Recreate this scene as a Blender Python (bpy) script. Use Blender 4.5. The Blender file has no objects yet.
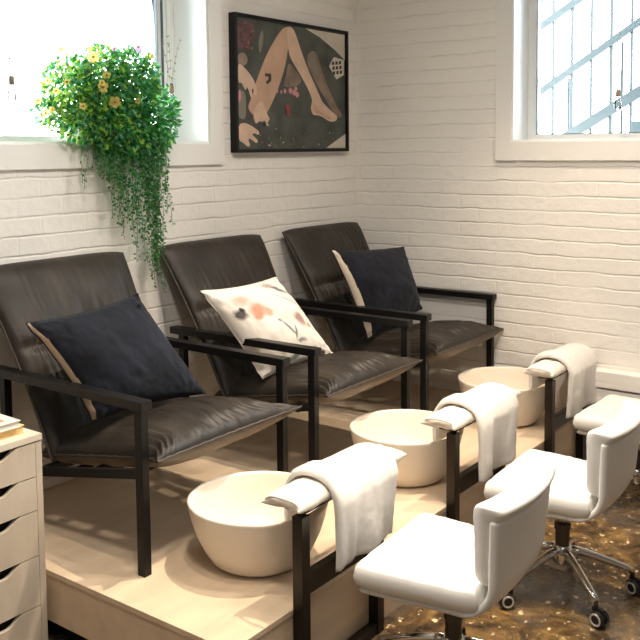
import bpy, bmesh, math, random
from mathutils import Vector, Matrix, noise
R = math.radians
PI = math.pi
rnd = random.Random(7)
scene = bpy.context.scene
COL = scene.collection

# ------------------------------------------------------------------ materials
def new_mat(name):
    m = bpy.data.materials.new(name); m.use_nodes = True
    nt = m.node_tree
    return m, nt, nt.nodes['Principled BSDF'], nt.nodes, nt.links

def mat(name, col, rough=.5, metal=0, bump=0, bscale=40, var=0, vscale=6, spec=.5, sheen=0, coat=0, bdist=.002, stretch=None, detail=4):
    m, nt, b, N, L = new_mat(name)
    b.inputs['Base Color'].default_value = (*col, 1)
    b.inputs['Roughness'].default_value = rough
    b.inputs['Metallic'].default_value = metal
    b.inputs['Specular IOR Level'].default_value = spec
    b.inputs['Sheen Weight'].default_value = sheen
    b.inputs['Coat Weight'].default_value = coat
    tc = N.new('ShaderNodeTexCoord')
    vec = tc.outputs['Object']
    if stretch:
        mp = N.new('ShaderNodeMapping'); mp.inputs['Scale'].default_value = stretch
        L.new(vec, mp.inputs['Vector']); vec = mp.outputs['Vector']
    if var:
        n = N.new('ShaderNodeTexNoise'); n.inputs['Scale'].default_value = vscale; n.inputs['Detail'].default_value = detail
        L.new(vec, n.inputs['Vector'])
        mr = N.new('ShaderNodeMapRange'); mr.inputs['From Min'].default_value = .3; mr.inputs['From Max'].default_value = .7
        mr.inputs['To Min'].default_value = 1-var; mr.inputs['To Max'].default_value = 1+var
        L.new(n.outputs['Fac'], mr.inputs['Value'])
        mx = N.new('ShaderNodeMix'); mx.data_type = 'RGBA'; mx.blend_type = 'MULTIPLY'; mx.inputs['Factor'].default_value = 1
        mx.inputs['A'].default_value = (*col, 1)
        L.new(mr.outputs['Result'], mx.inputs['B']); L.new(mx.outputs['Result'], b.inputs['Base Color'])
    if bump:
        n2 = N.new('ShaderNodeTexNoise'); n2.inputs['Scale'].default_value = bscale; n2.inputs['Detail'].default_value = 5
        L.new(vec, n2.inputs['Vector'])
        bp = N.new('ShaderNodeBump'); bp.inputs['Strength'].default_value = bump; bp.inputs['Distance'].default_value = bdist
        L.new(n2.outputs['Fac'], bp.inputs['Height']); L.new(bp.outputs['Normal'], b.inputs['Normal'])
    return m

def brick_mat(name, axis, col=(.83,.795,.745)):
    """white painted brick: relief of courses and joints plus lumpy old paint"""
    m, nt, b, N, L = new_mat(name)
    geo = N.new('ShaderNodeNewGeometry'); sp = N.new('ShaderNodeSeparateXYZ'); L.new(geo.outputs['Position'], sp.inputs[0])
    cb = N.new('ShaderNodeCombineXYZ'); L.new(sp.outputs[axis], cb.inputs[0]); L.new(sp.outputs[2], cb.inputs[1])
    nz = N.new('ShaderNodeTexNoise'); nz.inputs['Scale'].default_value = 5; nz.inputs['Detail'].default_value = 6; nz.inputs['Roughness'].default_value = .65
    L.new(geo.outputs['Position'], nz.inputs['Vector'])
    off = N.new('ShaderNodeVectorMath'); off.operation = 'MULTIPLY_ADD'
    L.new(nz.outputs['Color'], off.inputs[0]); off.inputs[1].default_value = (.05,.030,0); L.new(cb.outputs[0], off.inputs[2])
    bk = N.new('ShaderNodeTexBrick'); L.new(off.outputs[0], bk.inputs['Vector'])
    bk.inputs['Scale'].default_value = 1; bk.inputs['Brick Width'].default_value = .215; bk.inputs['Row Height'].default_value = .0745
    bk.inputs['Mortar Size'].default_value = .0065; bk.inputs['Mortar Smooth'].default_value = .8
    bk.inputs['Color1'].default_value = (.62,.62,.62,1); bk.inputs['Color2'].default_value = (.95,.95,.95,1); bk.inputs['Mortar'].default_value = (.0,.0,.0,1)
    # per-brick tilt, mortar recess and paint lumps form the height
    n1 = N.new('ShaderNodeTexNoise'); n1.inputs['Scale'].default_value = 22; n1.inputs['Detail'].default_value = 6; n1.inputs['Roughness'].default_value = .6
    L.new(geo.outputs['Position'], n1.inputs['Vector'])
    n3 = N.new('ShaderNodeTexNoise'); n3.inputs['Scale'].default_value = 3.4; n3.inputs['Detail'].default_value = 5
    L.new(geo.outputs['Position'], n3.inputs['Vector'])
    jr = N.new('ShaderNodeMapRange'); jr.inputs['From Min'].default_value = .35; jr.inputs['From Max'].default_value = .65; jr.inputs['To Min'].default_value = .12; jr.inputs['To Max'].default_value = 1.05
    L.new(n3.outputs['Fac'], jr.inputs['Value'])
    rw = N.new('ShaderNodeTexBrick'); L.new(off.outputs[0], rw.inputs['Vector'])
    rw.inputs['Scale'].default_value = 1; rw.inputs['Brick Width'].default_value = 900; rw.inputs['Row Height'].default_value = .0745
    rw.inputs['Mortar Size'].default_value = .0075; rw.inputs['Mortar Smooth'].default_value = 1.0
    rw.inputs['Color1'].default_value = (1,1,1,1); rw.inputs['Color2'].default_value = (1,1,1,1); rw.inputs['Mortar'].default_value = (0,0,0,1)
    cm = N.new('ShaderNodeMix'); cm.data_type = 'RGBA'; cm.inputs['Factor'].default_value = .42; L.new(rw.outputs['Color'], cm.inputs['A']); L.new(bk.outputs['Color'], cm.inputs['B'])
    bw = N.new('ShaderNodeRGBToBW'); L.new(cm.outputs['Result'], bw.inputs[0])
    mu = N.new('ShaderNodeMath'); mu.operation = 'MULTIPLY'; L.new(bw.outputs[0], mu.inputs[0]); L.new(jr.outputs[0], mu.inputs[1])
    m2 = N.new('ShaderNodeMath'); m2.operation = 'MULTIPLY_ADD'; L.new(n1.outputs['Fac'], m2.inputs[0]); m2.inputs[1].default_value = .75; L.new(mu.outputs[0], m2.inputs[2])
    bp = N.new('ShaderNodeBump'); bp.inputs['Strength'].default_value = .7; bp.inputs['Distance'].default_value = .0065
    L.new(m2.outputs[0], bp.inputs['Height']); L.new(bp.outputs['Normal'], b.inputs['Normal'])
    # dirt in a few joints
    dm = N.new('ShaderNodeMath'); dm.operation = 'MULTIPLY'; L.new(rw.outputs['Fac'], dm.inputs[0]); L.new(jr.outputs[0], dm.inputs[1])
    d2 = N.new('ShaderNodeMath'); d2.operation = 'MULTIPLY'; L.new(dm.outputs[0], d2.inputs[0]); d2.inputs[1].default_value = .16
    mx = N.new('ShaderNodeMix'); mx.data_type = 'RGBA'; mx.inputs['A'].default_value = (*col,1); mx.inputs['B'].default_value = (.42,.37,.30,1)
    L.new(d2.outputs[0], mx.inputs['Factor']); L.new(mx.outputs['Result'], b.inputs['Base Color'])
    b.inputs['Roughness'].default_value = .5; b.inputs['Specular IOR Level'].default_value = .35
    return m

def floor_mat():
    m, nt, b, N, L = new_mat('worn polished concrete')
    geo = N.new('ShaderNodeNewGeometry')
    n = N.new('ShaderNodeTexNoise'); n.inputs['Scale'].default_value = 5.5; n.inputs['Detail'].default_value = 9; n.inputs['Roughness'].default_value = .72
    n.inputs['Distortion'].default_value = .6
    L.new(geo.outputs['Position'], n.inputs['Vector'])
    cr = N.new('ShaderNodeValToRGB'); e = cr.color_ramp.elements
    e[0].position = .36; e[0].color = (.018,.012,.008,1); e[1].position = .70; e[1].color = (.50,.31,.115,1)
    a = e.new(.46); a.color = (.085,.050,.022,1); a = e.new(.56); a.color = (.21,.125,.043,1)
    L.new(n.outputs['Fac'], cr.inputs[0])
    n2 = N.new('ShaderNodeTexNoise'); n2.inputs['Scale'].default_value = 28; n2.inputs['Detail'].default_value = 5; n2.inputs['Roughness'].default_value = .6
    L.new(geo.outputs['Position'], n2.inputs['Vector'])
    c2 = N.new('ShaderNodeValToRGB'); c2.color_ramp.elements[0].position = .60; c2.color_ramp.elements[1].position = .66
    L.new(n2.outputs['Fac'], c2.inputs[0])
    mx = N.new('ShaderNodeMix'); mx.data_type = 'RGBA'; L.new(c2.outputs[0], mx.inputs['Factor']); L.new(cr.outputs[0], mx.inputs['A']); mx.inputs['B'].default_value = (.90,.66,.36,1)  # bright speckles put sparkling highlights into the floor colour
    # grey patches where the coating has worn
    n3 = N.new('ShaderNodeTexNoise'); n3.inputs['Scale'].default_value = 1.9; n3.inputs['Detail'].default_value = 3
    L.new(geo.outputs['Position'], n3.inputs['Vector'])
    c3 = N.new('ShaderNodeValToRGB'); c3.color_ramp.elements[0].position = .50; c3.color_ramp.elements[1].position = .62; c3.color_ramp.elements[1].color = (.7,.7,.7,1)
    L.new(n3.outputs['Fac'], c3.inputs[0])
    mg = N.new('ShaderNodeMix'); mg.data_type = 'RGBA'; L.new(c3.outputs[0], mg.inputs['Factor']); L.new(mx.outputs['Result'], mg.inputs['A']); mg.inputs['B'].default_value = (.085,.075,.068,1)
    L.new(mg.outputs['Result'], b.inputs['Base Color'])
    rr = N.new('ShaderNodeMapRange'); rr.inputs['To Min'].default_value = .16; rr.inputs['To Max'].default_value = .42; L.new(n2.outputs['Fac'], rr.inputs['Value']); L.new(rr.outputs[0], b.inputs['Roughness'])
    bp = N.new('ShaderNodeBump'); bp.inputs['Strength'].default_value = .25; bp.inputs['Distance'].default_value = .003
    L.new(n2.outputs['Fac'], bp.inputs['Height']); L.new(bp.outputs['Normal'], b.inputs['Normal'])
    return m

def glass_mat():
    m, nt, b, N, L = new_mat('clear glass')
    N.remove(b)
    t = N.new('ShaderNodeBsdfTransparent'); t.inputs[0].default_value = (.97,.985,.98,1)
    g = N.new('ShaderNodeBsdfGlossy'); g.inputs['Roughness'].default_value = .02
    f = N.new('ShaderNodeFresnel'); f.inputs['IOR'].default_value = 1.45
    mx = N.new('ShaderNodeMixShader'); L.new(f.outputs[0], mx.inputs[0]); L.new(t.outputs[0], mx.inputs[1]); L.new(g.outputs[0], mx.inputs[2])
    L.new(mx.outputs[0], nt.nodes['Material Output'].inputs[0])
    return m

def leaf_mat(name, col, tcol):
    m, nt, b, N, L = new_mat(name)
    b.inputs['Base Color'].default_value = (*col,1); b.inputs['Roughness'].default_value = .45
    tr = N.new('ShaderNodeBsdfTranslucent'); tr.inputs[0].default_value = (*tcol,1)
    mx = N.new('ShaderNodeMixShader'); mx.inputs[0].default_value = .6
    L.new(b.outputs[0], mx.inputs[1]); L.new(tr.outputs[0], mx.inputs[2]); L.new(mx.outputs[0], nt.nodes['Material Output'].inputs[0])
    return m

def floral_mat():
    """white cloth printed with coral blooms, grey sprigs and dusky lines"""
    m, nt, b, N, L = new_mat('floral print cotton')
    uv = N.new('ShaderNodeUVMap')
    cur = None
    base = (.64,.60,.55,1)
    def spot(cx, cy, r, col, soft=.3, sx=1, sy=1, rot=0, wob=.06, fac=1):
        nonlocal cur
        mp = N.new('ShaderNodeMapping'); mp.vector_type = 'TEXTURE'
        mp.inputs['Location'].default_value = (cx,cy,0); mp.inputs['Scale'].default_value = (r*sx,r*sy,1); mp.inputs['Rotation'].default_value = (0,0,rot)
        nz = N.new('ShaderNodeTexNoise'); nz.inputs['Scale'].default_value = 14; L.new(uv.outputs[0], nz.inputs['Vector'])
        ad = N.new('ShaderNodeVectorMath'); ad.operation = 'MULTIPLY_ADD'; L.new(nz.outputs['Color'], ad.inputs[0]); ad.inputs[1].default_value = (wob,wob,0); L.new(uv.outputs[0], ad.inputs[2])
        L.new(ad.outputs[0], mp.inputs['Vector'])
        ln = N.new('ShaderNodeVectorMath'); ln.operation = 'LENGTH'; L.new(mp.outputs[0], ln.inputs[0])
        mr = N.new('ShaderNodeMapRange'); mr.inputs['From Min'].default_value = 1-soft; mr.inputs['From Max'].default_value = 1+soft*.3; mr.inputs['To Min'].default_value = fac; mr.inputs['To Max'].default_value = 0
        L.new(ln.outputs['Value'], mr.inputs['Value'])
        mx = N.new('ShaderNodeMix'); mx.data_type = 'RGBA'; L.new(mr.outputs[0], mx.inputs['Factor'])
        if cur is None: mx.inputs['A'].default_value = base
        else: L.new(cur, mx.inputs['A'])
        mx.inputs['B'].default_value = (*[c*.62 for c in col],1); cur = mx.outputs['Result']
    w = .03
    # u to the right, v up (0..1)
    spot(.24+w,.80+w,.085,(.86,.55,.45),.6,1.2,.8)
    spot(.33+w,.66+w,.10,(.80,.36,.24),.5,1.1,.9)
    spot(.42+w,.62+w,.07,(.86,.48,.36),.5)
    spot(.27+w,.60+w,.05,(.80,.36,.24),.5)
    spot(.13+w,.66+w,.065,(.10,.085,.075),.4,1.2,.9)
    spot(.17+w,.70+w,.03,(.03,.03,.03),.5)
    spot(.74+w,.46+w,.085,(.50,.30,.27),.5,.8,1.1)
    spot(.82+w,.37+w,.04,(.62,.40,.35),.5)
    spot(.52+w,.40+w,.018,(.25,.25,.28),.5,1,7,.35,.04)
    spot(.57+w,.33+w,.014,(.25,.25,.28),.5,1,8,-.5,.04)
    spot(.47+w,.50+w,.022,(.30,.24,.25),.5)
    spot(.60+w,.24+w,.04,(.36,.34,.36),.5,1.6,.6)
    spot(.80+w,.84+w,.055,(.24,.20,.20),.5,2.6,.6,-.5)
    spot(.70+w,.92+w,.06,(.55,.42,.40),.6,1.6,.7)
    spot(.76+w,.68+w,.012,(.45,.42,.45),.5,1,16,.9,.03)
    spot(.83+w,.66+w,.010,(.45,.42,.45),.5,1,16,.8,.03)
    spot(.70+w,.09+w,.075,(.42,.13,.10),.5,1.2,.7)
    spot(.83+w,.05+w,.05,(.20,.12,.11),.5,1.5,.7)
    spot(.45+w,.10+w,.07,(.18,.24,.20),.5,1.7,.5,.4)
    spot(.30+w,.20+w,.06,(.70,.62,.40),.6)
    spot(.20+w,.12+w,.05,(.24,.26,.22),.6,1.4,.5)
    L.new(cur, b.inputs['Base Color']); b.inputs['Roughness'].default_value = .85
    return m

M = {}
M['wall_l'] = brick_mat('white painted brick along window wall', 0)
M['wall_r'] = brick_mat('white painted brick along side wall', 1)
M['plaster'] = mat('matte plaster', (.42,.40,.37), .8)
M['ceiling'] = mat('ceiling paint', (.60,.57,.52), .85)
M['floor'] = floor_mat()
M['trim'] = mat('white gloss trim paint', (.80,.775,.74), .4, bump=.1, bscale=30)
M['sash'] = mat('white window sash paint', (.84,.86,.86), .35)
M['gasket'] = mat('grey blue gasket', (.10,.14,.16), .5)
M['glass'] = glass_mat()
M['platform'] = mat('warm beige plywood', (.69,.545,.39), .5, var=.09, vscale=3, stretch=(1,5,5), bump=.08, bscale=60)
M['toe'] = mat('black recess board', (.012,.011,.010), .7)
M['leather'] = mat('dark brown leather', (.026,.0205,.016), .50, var=.45, vscale=6, bump=.45, bscale=90, bdist=.0012, spec=.32)
M['leather_under'] = mat('brown leather underside', (.13,.098,.070), .55, var=.2, vscale=9, bump=.3, bscale=80, bdist=.001)
M['piping'] = mat('leather seam cord', (.045,.036,.028), .5)
M['black'] = mat('black painted frame wood', (.006,.0055,.0055), .42, bump=.05, bscale=50, spec=.3)
M['steel'] = mat('dark bronze steel tube', (.022,.017,.012), .32, metal=.5, var=.3, vscale=10)
M['velvet'] = mat('navy velvet', (.0045,.006,.0125), .8, var=.6, vscale=8, sheen=.07, spec=.2, bump=.3, bscale=30, bdist=.002)
M['linen'] = mat('natural linen backing', (.36,.27,.19), .9, bump=.3, bscale=250, bdist=.0005)
M['navy_linen'] = mat('cream linen backing', (.55,.47,.37), .9, bump=.3, bscale=250, bdist=.0005)
M['floral'] = floral_mat()
M['bowl'] = mat('warm white resin', (.80,.72,.61), .33, spec=.5)
M['towel'] = mat('white terry cotton', (.74,.71,.67), .95, bump=.6, bscale=330, bdist=.0022, sheen=.3, var=.04, vscale=60)
M['pad'] = mat('white pad cover', (.76,.71,.64), .75, bump=.3, bscale=26, bdist=.006)
M['vinyl'] = mat('white stool vinyl', (.74,.72,.685), .42, bump=.12, bscale=14, bdist=.004)
M['chrome'] = mat('polished chrome', (.72,.70,.66), .12, metal=1)
M['dark_metal'] = mat('gunmetal gas lift', (.09,.085,.08), .3, metal=.9)
M['rubber'] = mat('black caster plastic', (.012,.012,.012), .4)
M['ring'] = mat('light caster ring', (.62,.60,.56), .3, metal=.3)
M['cabinet'] = mat('birch veneer cabinet', (.56,.49,.40), .5, var=.06, vscale=4, stretch=(6,6,1), bump=.05, bscale=60)
M['cab_top'] = mat('pale cabinet panel', (.72,.65,.54), .45, var=.04, vscale=5)
M['shadowgap'] = mat('dark drawer cavity', (.02,.017,.014), .8)
M['pages'] = mat('golden page edges', (.80,.56,.24), .7, bump=.5, bscale=400, stretch=(1,1,8), bdist=.001)
M['paper'] = mat('off white cover', (.78,.74,.66), .5)
M['orange'] = mat('rust printed cover', (.58,.28,.15), .55, var=.35, vscale=40)
M['frame'] = mat('black picture frame', (.006,.006,.006), .4, spec=.25)
M['string'] = mat('twine', (.55,.50,.42), .9)
M['kraft'] = mat('brown twine wrap', (.33,.24,.17), .9)
M['twig'] = mat('dried sprig', (.30,.27,.20), .9)
M['terracotta'] = mat('white plant pot', (.66,.60,.52), .6)
M['stem'] = mat('green stem', (.10,.17,.05), .7)
M['leafA'] = leaf_mat('mid green leaf', (.05,.20,.045), (.12,.50,.09))
M['leafB'] = leaf_mat('deep green leaf', (.022,.115,.034), (.05,.28,.065))
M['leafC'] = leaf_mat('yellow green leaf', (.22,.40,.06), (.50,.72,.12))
M['leafD'] = leaf_mat('blue green leaf', (.10,.30,.17), (.22,.55,.33))
M['yellow'] = leaf_mat('yellow petal', (.72,.55,.14), (.80,.62,.20))
M['purple'] = leaf_mat('lilac petal', (.42,.28,.48), (.55,.38,.62))
M['centre'] = mat('flower centre', (.30,.14,.03), .8)
M['rail'] = mat('blue grey painted steel', (.024,.042,.050), .5)
M['step'] = mat('weathered step', (.026,.046,.055), .7)
# print colours
M['p_dark'] = mat('print dark green black', (.055,.062,.050), .4, var=.45, vscale=9)
M['p_skin'] = mat('print skin', (.50,.315,.215), .4, var=.16, vscale=7)
M['p_skin2'] = mat('print shaded skin', (.21,.145,.105), .4, var=.35, vscale=14)
M['p_skin3'] = mat('print light skin', (.60,.41,.30), .4, var=.12, vscale=12)
M['p_white'] = mat('print pale cloth', (.60,.54,.44), .4, var=.08)
M['p_black'] = mat('print ink', (.02,.018,.018), .4)
M['p_pink'] = mat('print pink petals', (.55,.24,.24), .4)
M['p_red'] = mat('print red petals', (.28,.035,.03), .4)
M['p_grey'] = mat('print mid grey', (.20,.18,.14), .4)
M['p_plum'] = mat('print plum fabric', (.12,.055,.06), .4, var=.5, vscale=30)

# ------------------------------------------------------------------ helpers
def link(name, bm, m, parent=None, smooth=False, auto=None):
    me = bpy.data.meshes.new(name); bm.normal_update(); bm.to_mesh(me); bm.free()
    for x in (m if isinstance(m, (list, tuple)) else [m]): me.materials.append(x)
    if smooth:
        for p in me.polygons: p.use_smooth = True
    o = bpy.data.objects.new(name, me); COL.objects.link(o)
    if parent is not None: o.parent = parent
    if smooth and auto:
        md = o.modifiers.new('sharp', 'EDGE_SPLIT'); md.split_angle = R(auto)
    return o
def tag(o, label=None, cat=None, group=None, kind=None):
    if label: o['label'] = label
    if cat: o['category'] = cat
    if group: o['group'] = group
    if kind: o['kind'] = kind
    return o
def empty(name, loc, rz=0, **k):
    o = bpy.data.objects.new(name, None); COL.objects.link(o); o.location = loc; o.rotation_euler = (0,0,rz)
    o.empty_display_size = .1
    return tag(o, **k)
def copy_tree(o, parent=None):
    c = o.copy(); COL.objects.link(c)
    if parent is not None: c.parent = parent
    for ch in list(o.children): copy_tree(ch, c)
    return c
def box(bm, x0, x1, y0, y1, z0, z1, bev=0, mi=0, mat4=None, seg=2):
    t = bmesh.new()
    vs = [t.verts.new(p) for p in ((x0,y0,z0),(x1,y0,z0),(x1,y1,z0),(x0,y1,z0),(x0,y0,z1),(x1,y0,z1),(x1,y1,z1),(x0,y1,z1))]
    for f in ((0,3,2,1),(4,5,6,7),(0,1,5,4),(1,2,6,5),(2,3,7,6),(3,0,4,7)): t.faces.new([vs[i] for i in f])
    if bev: bmesh.ops.bevel(t, geom=list(t.edges), offset=bev, segments=seg, affect='EDGES', profile=.6)
    merge(bm, t, mi, mat4)
def merge(bm, t, mi=0, mat4=None):
    mp = {}
    for v in t.verts: mp[v] = bm.verts.new(mat4 @ v.co if mat4 else v.co)
    for f in t.faces:
        try: nf = bm.faces.new([mp[v] for v in f.verts]); nf.material_index = mi if mi is not None else f.material_index; nf.smooth = f.smooth
        except ValueError: pass
    t.free()
def boxo(name, m, dims, parent=None, bev=.002, **k):
    bm = bmesh.new(); box(bm, *dims, bev=bev); return link(name, bm, m, parent)
def bar(bm, a, b, w, h, up=(0,0,1), bev=.002, mi=0):
    """rectangular bar from a to b; w across, h along 'up'"""
    a, b = Vector(a), Vector(b); d = b-a; L = d.length; d.normalize()
    up = Vector(up); s = d.cross(up)
    if s.length < 1e-5: up = Vector((0,1,0)); s = d.cross(up)
    s.normalize(); u = s.cross(d)
    mt = Matrix((( *s, 0),( *d, 0),( *u, 0),(0,0,0,1))).transposed(); mt.translation = a
    box(bm, -w/2, w/2, 0, L, -h/2, h/2, bev=bev, mi=mi, mat4=mt)
def tube(bm, pts, r, n=10, mi=0, cap=True, rs=None):
    pts = [Vector(p) for p in pts]; rings = []
    up = Vector((0,0,1))
    for i, p in enumerate(pts):
        d = (pts[min(i+1,len(pts)-1)]-pts[max(i-1,0)])
        if d.length < 1e-9: d = Vector((0,0,1))
        d.normalize()
        a = d.cross(up)
        if a.length < 1e-3: a = d.cross(Vector((1,0,0)))
        a.normalize(); b = a.cross(d)
        rr = rs[i] if rs else r
        rings.append([bm.verts.new(p+(a*math.cos(2*PI*k/n)+b*math.sin(2*PI*k/n))*rr) for k in range(n)])
    for i in range(len(rings)-1):
        for k in range(n):
            f = bm.faces.new((rings[i][k], rings[i][(k+1)%n], rings[i+1][(k+1)%n], rings[i+1][k])); f.material_index = mi; f.smooth = True
    if cap and n > 2:
        f = bm.faces.new(rings[0][::-1]); f.material_index = mi
        f = bm.faces.new(rings[-1]); f.material_index = mi
def lathe(bm, prof, n=64, mi=0, mat4=None):
    t = bmesh.new(); rings = []
    for r, z in prof:
        if r < 1e-6: rings.append([t.verts.new((0,0,z))])
        else: rings.append([t.verts.new((r*math.cos(2*PI*k/n), r*math.sin(2*PI*k/n), z)) for k in range(n)])
    for a, b in zip(rings, rings[1:]):
        for k in range(n):
            k2 = (k+1) % n
            if len(a) == 1 and len(b) == 1: continue
            if len(a) == 1: f = t.faces.new((a[0], b[k2], b[k]))
            elif len(b) == 1: f = t.faces.new((a[k], a[k2], b[0]))
            else: f = t.faces.new((a[k], a[k2], b[k2], b[k]))
            f.smooth = True
    bmesh.ops.recalc_face_normals(t, faces=list(t.faces))
    merge(bm, t, mi, mat4)
def puff(fn, nu=40, nv=40, m_bot=0, m_top=0, uv=True):
    """closed two-sided sheet. fn(u,v) -> point, normal, top height, bottom height; u,v in [-1,1]"""
    bm = bmesh.new(); T = {}; B = {}
    lay = bm.loops.layers.uv.new('UVMap')
    def spc(i, n):  # denser towards the edges
        t = -1+2*i/n; return math.sin(t*PI/2)*.6+t*.4
    for i in range(nu+1):
        for j in range(nv+1):
            u, v = spc(i,nu), spc(j,nv)
            p, nn, ht, hb = fn(u, v)
            edge = i in (0,nu) or j in (0,nv)
            if edge: T[i,j] = B[i,j] = bm.verts.new(p)
            else: T[i,j] = bm.verts.new(p+nn*ht); B[i,j] = bm.verts.new(p-nn*hb)
    for i in range(nu):
        for j in range(nv):
            q = ((i,j),(i+1,j),(i+1,j+1),(i,j+1))
            f = bm.faces.new([T[k] for k in q]); f.material_index = m_top; f.smooth = True
            for l, k in zip(f.loops, q): l[lay].uv = ((spc(k[0],nu)+1)/2, (spc(k[1],nv)+1)/2)
            try:
                f = bm.faces.new([B[k] for k in q[::-1]]); f.material_index = m_bot; f.smooth = True
                for l, k in zip(f.loops, q[::-1]): l[lay].uv = ((spc(k[0],nu)+1)/2, (spc(k[1],nv)+1)/2)
            except ValueError: pass
    return bm
def env(u, p): return max(0, 1-abs(u)**p)
def nz(x, y, z=0): return noise.noise(Vector((x,y,z)))

# ------------------------------------------------------------------ room shell
PZ = .245      # platform top
def struct(name, bm, m, parent=None):
    o = link(name, bm, m, parent); 
    if parent is None: o['kind'] = 'structure'
    return o
X0, Y0, CZ = -7.0, -6.2, 2.95
bm = bmesh.new(); box(bm, X0, .3, Y0, .3, -.1, 0); struct('floor', bm, M['floor'])
bm = bmesh.new(); box(bm, X0, .3, Y0, .3, CZ, CZ+.1); struct('ceiling', bm, M['ceiling'])
# window wall (y = 0) with the opening x -3.1..-1.238, z 1.605..2.72
WLX0, WLX1, WZ0, WZ1 = -3.10, -1.238, 1.605, 2.72
bm = bmesh.new()
box(bm, X0, .3, 0, .34, 0, WZ0); box(bm, X0, .3, 0, .34, WZ1, CZ); box(bm, X0, WLX0, 0, .34, WZ0, WZ1); box(bm, WLX1, .3, 0, .34, WZ0, WZ1)
struct('wall_back', bm, M['wall_l'])
# side wall (x = 0) with the opening y -2.75..-.968, z 1.60..2.72
WRY0, WRY1 = -2.75, -.968
bm = bmesh.new()
box(bm, 0, .34, Y0, 0, 0, WZ0-.004); box(bm, 0, .34, Y0, 0, WZ1, CZ); box(bm, 0, .34, Y0, WRY0, WZ0-.004, WZ1); box(bm, 0, .34, WRY1, 0, WZ0-.004, WZ1)
struct('wall_right', bm, M['wall_r'])
bm = bmesh.new(); box(bm, X0-.1, X0, Y0, .3, 0, CZ); struct('wall_left', bm, M['plaster'])
bm = bmesh.new(); box(bm, X0, .3, Y0-.1, Y0, 0, CZ); struct('wall_front', bm, M['plaster'])
# rough protruding foot of the side wall beyond the platform
bm = bmesh.new()
for k, (z0, z1, d) in enumerate(((0,.10,.062),(.10,.175,.066),(.175,.25,.060),(.25,.325,.067),(.325,.40,.061),(.405,.492,.07))):
    box(bm, -d, .0, Y0, -1.40, z0, z1-.004, bev=.006)
struct('trim_3', bm, M['wall_r'])

# platform
PX0, PY0 = -2.616, -1.371
bm = bmesh.new()
box(bm, PX0, -.001, PY0, -.001, PZ-.018, PZ, bev=.002)
box(bm, PX0+.003, -.001, PY0+.003, -.001, .075, PZ-.0182)
pl = struct('platform', bm, M['platform'])
tag(pl, kind='structure')
bm = bmesh.new(); box(bm, PX0+.06, -.001, PY0+.03, -.001, 0, .0745)
struct('toe_kick', bm, M['toe'], pl)
bm = bmesh.new(); box(bm, PX0+.003, -.001, PY0+.003, PY0+.029, 0, .0745)
struct('front_board', bm, M['platform'], pl)

# ---- windows
def window(name, place, W, casing_w, depth):
    """place(a, d, z): a along the wall from the visible jamb away, d outwards, z up. W = opening length"""
    def bx(bm, a0, a1, d0, d1, z0, z1, bev=.003):
        p, q = place(a0,d0,z0), place(a1,d1,z1)
        box(bm, min(p[0],q[0]), max(p[0],q[0]), min(p[1],q[1]), max(p[1],q[1]), z0, z1, bev=bev)
    zb = WZ0
    bm = bmesh.new()    # casing on the wall face
    bx(bm, -casing_w, 0, -.018, 0, zb-.098, WZ1+.09); bx(bm, W, W+casing_w, -.018, 0, zb-.098, WZ1+.09)
    bx(bm, -casing_w, W+casing_w, -.0185, 0, zb-.098, zb); bx(bm, -casing_w, W+casing_w, -.0185, 0, WZ1, WZ1+.09)
    root = link(name, bm, M['trim']); root['kind'] = 'structure'
    bm = bmesh.new()    # white lining boards of the reveal
    bx(bm, 0.0002, .010, -.010, .32, zb, WZ1, .001); bx(bm, W-.010, W, -.010, .32, zb, WZ1, .001)
    bx(bm, .0102, W-.0102, -.0102, .3198, zb, zb+.010, .001); bx(bm, .0102, W-.0102, -.0102, .3198, WZ1-.01, WZ1, .001)
    link('reveal_lining', bm, M['sash'], root)
    bm = bmesh.new()    # sash
    s = .026; e = .010
    bx(bm, e, e+s+.02, depth, depth+.05, zb+e+s, WZ1-e-s); bx(bm, W-e-s-.02, W-e, depth, depth+.05, zb+e+s, WZ1-e-s)
    bx(bm, e, W-e, depth, depth+.05, zb+e, zb+e+s); bx(bm, e, W-e, depth, depth+.05, WZ1-e-s, WZ1-e)
    link('window_frame', bm, M['sash'], root)
    return root, bx
wl, bxl = window('window_1', lambda a,d,z: (WLX1-a, d, z), WLX1-WLX0, .088, .20)
bm = bmesh.new()   # inner stile and gasket beside the opening casement
bxl(bm, .058, .078, .205, .235, WZ0+.03, WZ1-.03); bxl(bm, .082, .104, .215, .24, WZ0+.03, WZ1-.03); link('window_stile', bm, M['sash'], wl)
bm = bmesh.new(); bxl(bm, .0782, .0818, .203, .228, WZ0+.03, WZ1-.03, .0005); bxl(bm, .1042, .108, .213, .235, WZ0+.03, WZ1-.03, .0005); link('gasket', bm, M['gasket'], wl)
bm = bmesh.new(); bxl(bm, .05, WLX1-WLX0-.05, .224, .228, WZ0+.03, WZ1-.03, 0); link('glass', bm, M['glass'], wl)
wr, bxr = window('window_2', lambda a,d,z: (d, WRY1-a, z), WRY1-WRY0, .088, .17)
bm = bmesh.new(); bxr(bm, .0565, .0600, .1695, .19, WZ0+.0362, WZ1-.0362, .0005); bxr(bm, .06, WRY1-WRY0-.06, .168, .19, WZ0+.0365, WZ0+.0395, .0005); link('gasket', bm, M['gasket'], wr)
bm = bmesh.new(); bxr(bm, .05, WRY1-WRY0-.05, .18, .184, WZ0+.03, WZ1-.03, 0); link('glass', bm, M['glass'], wr)

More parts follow.
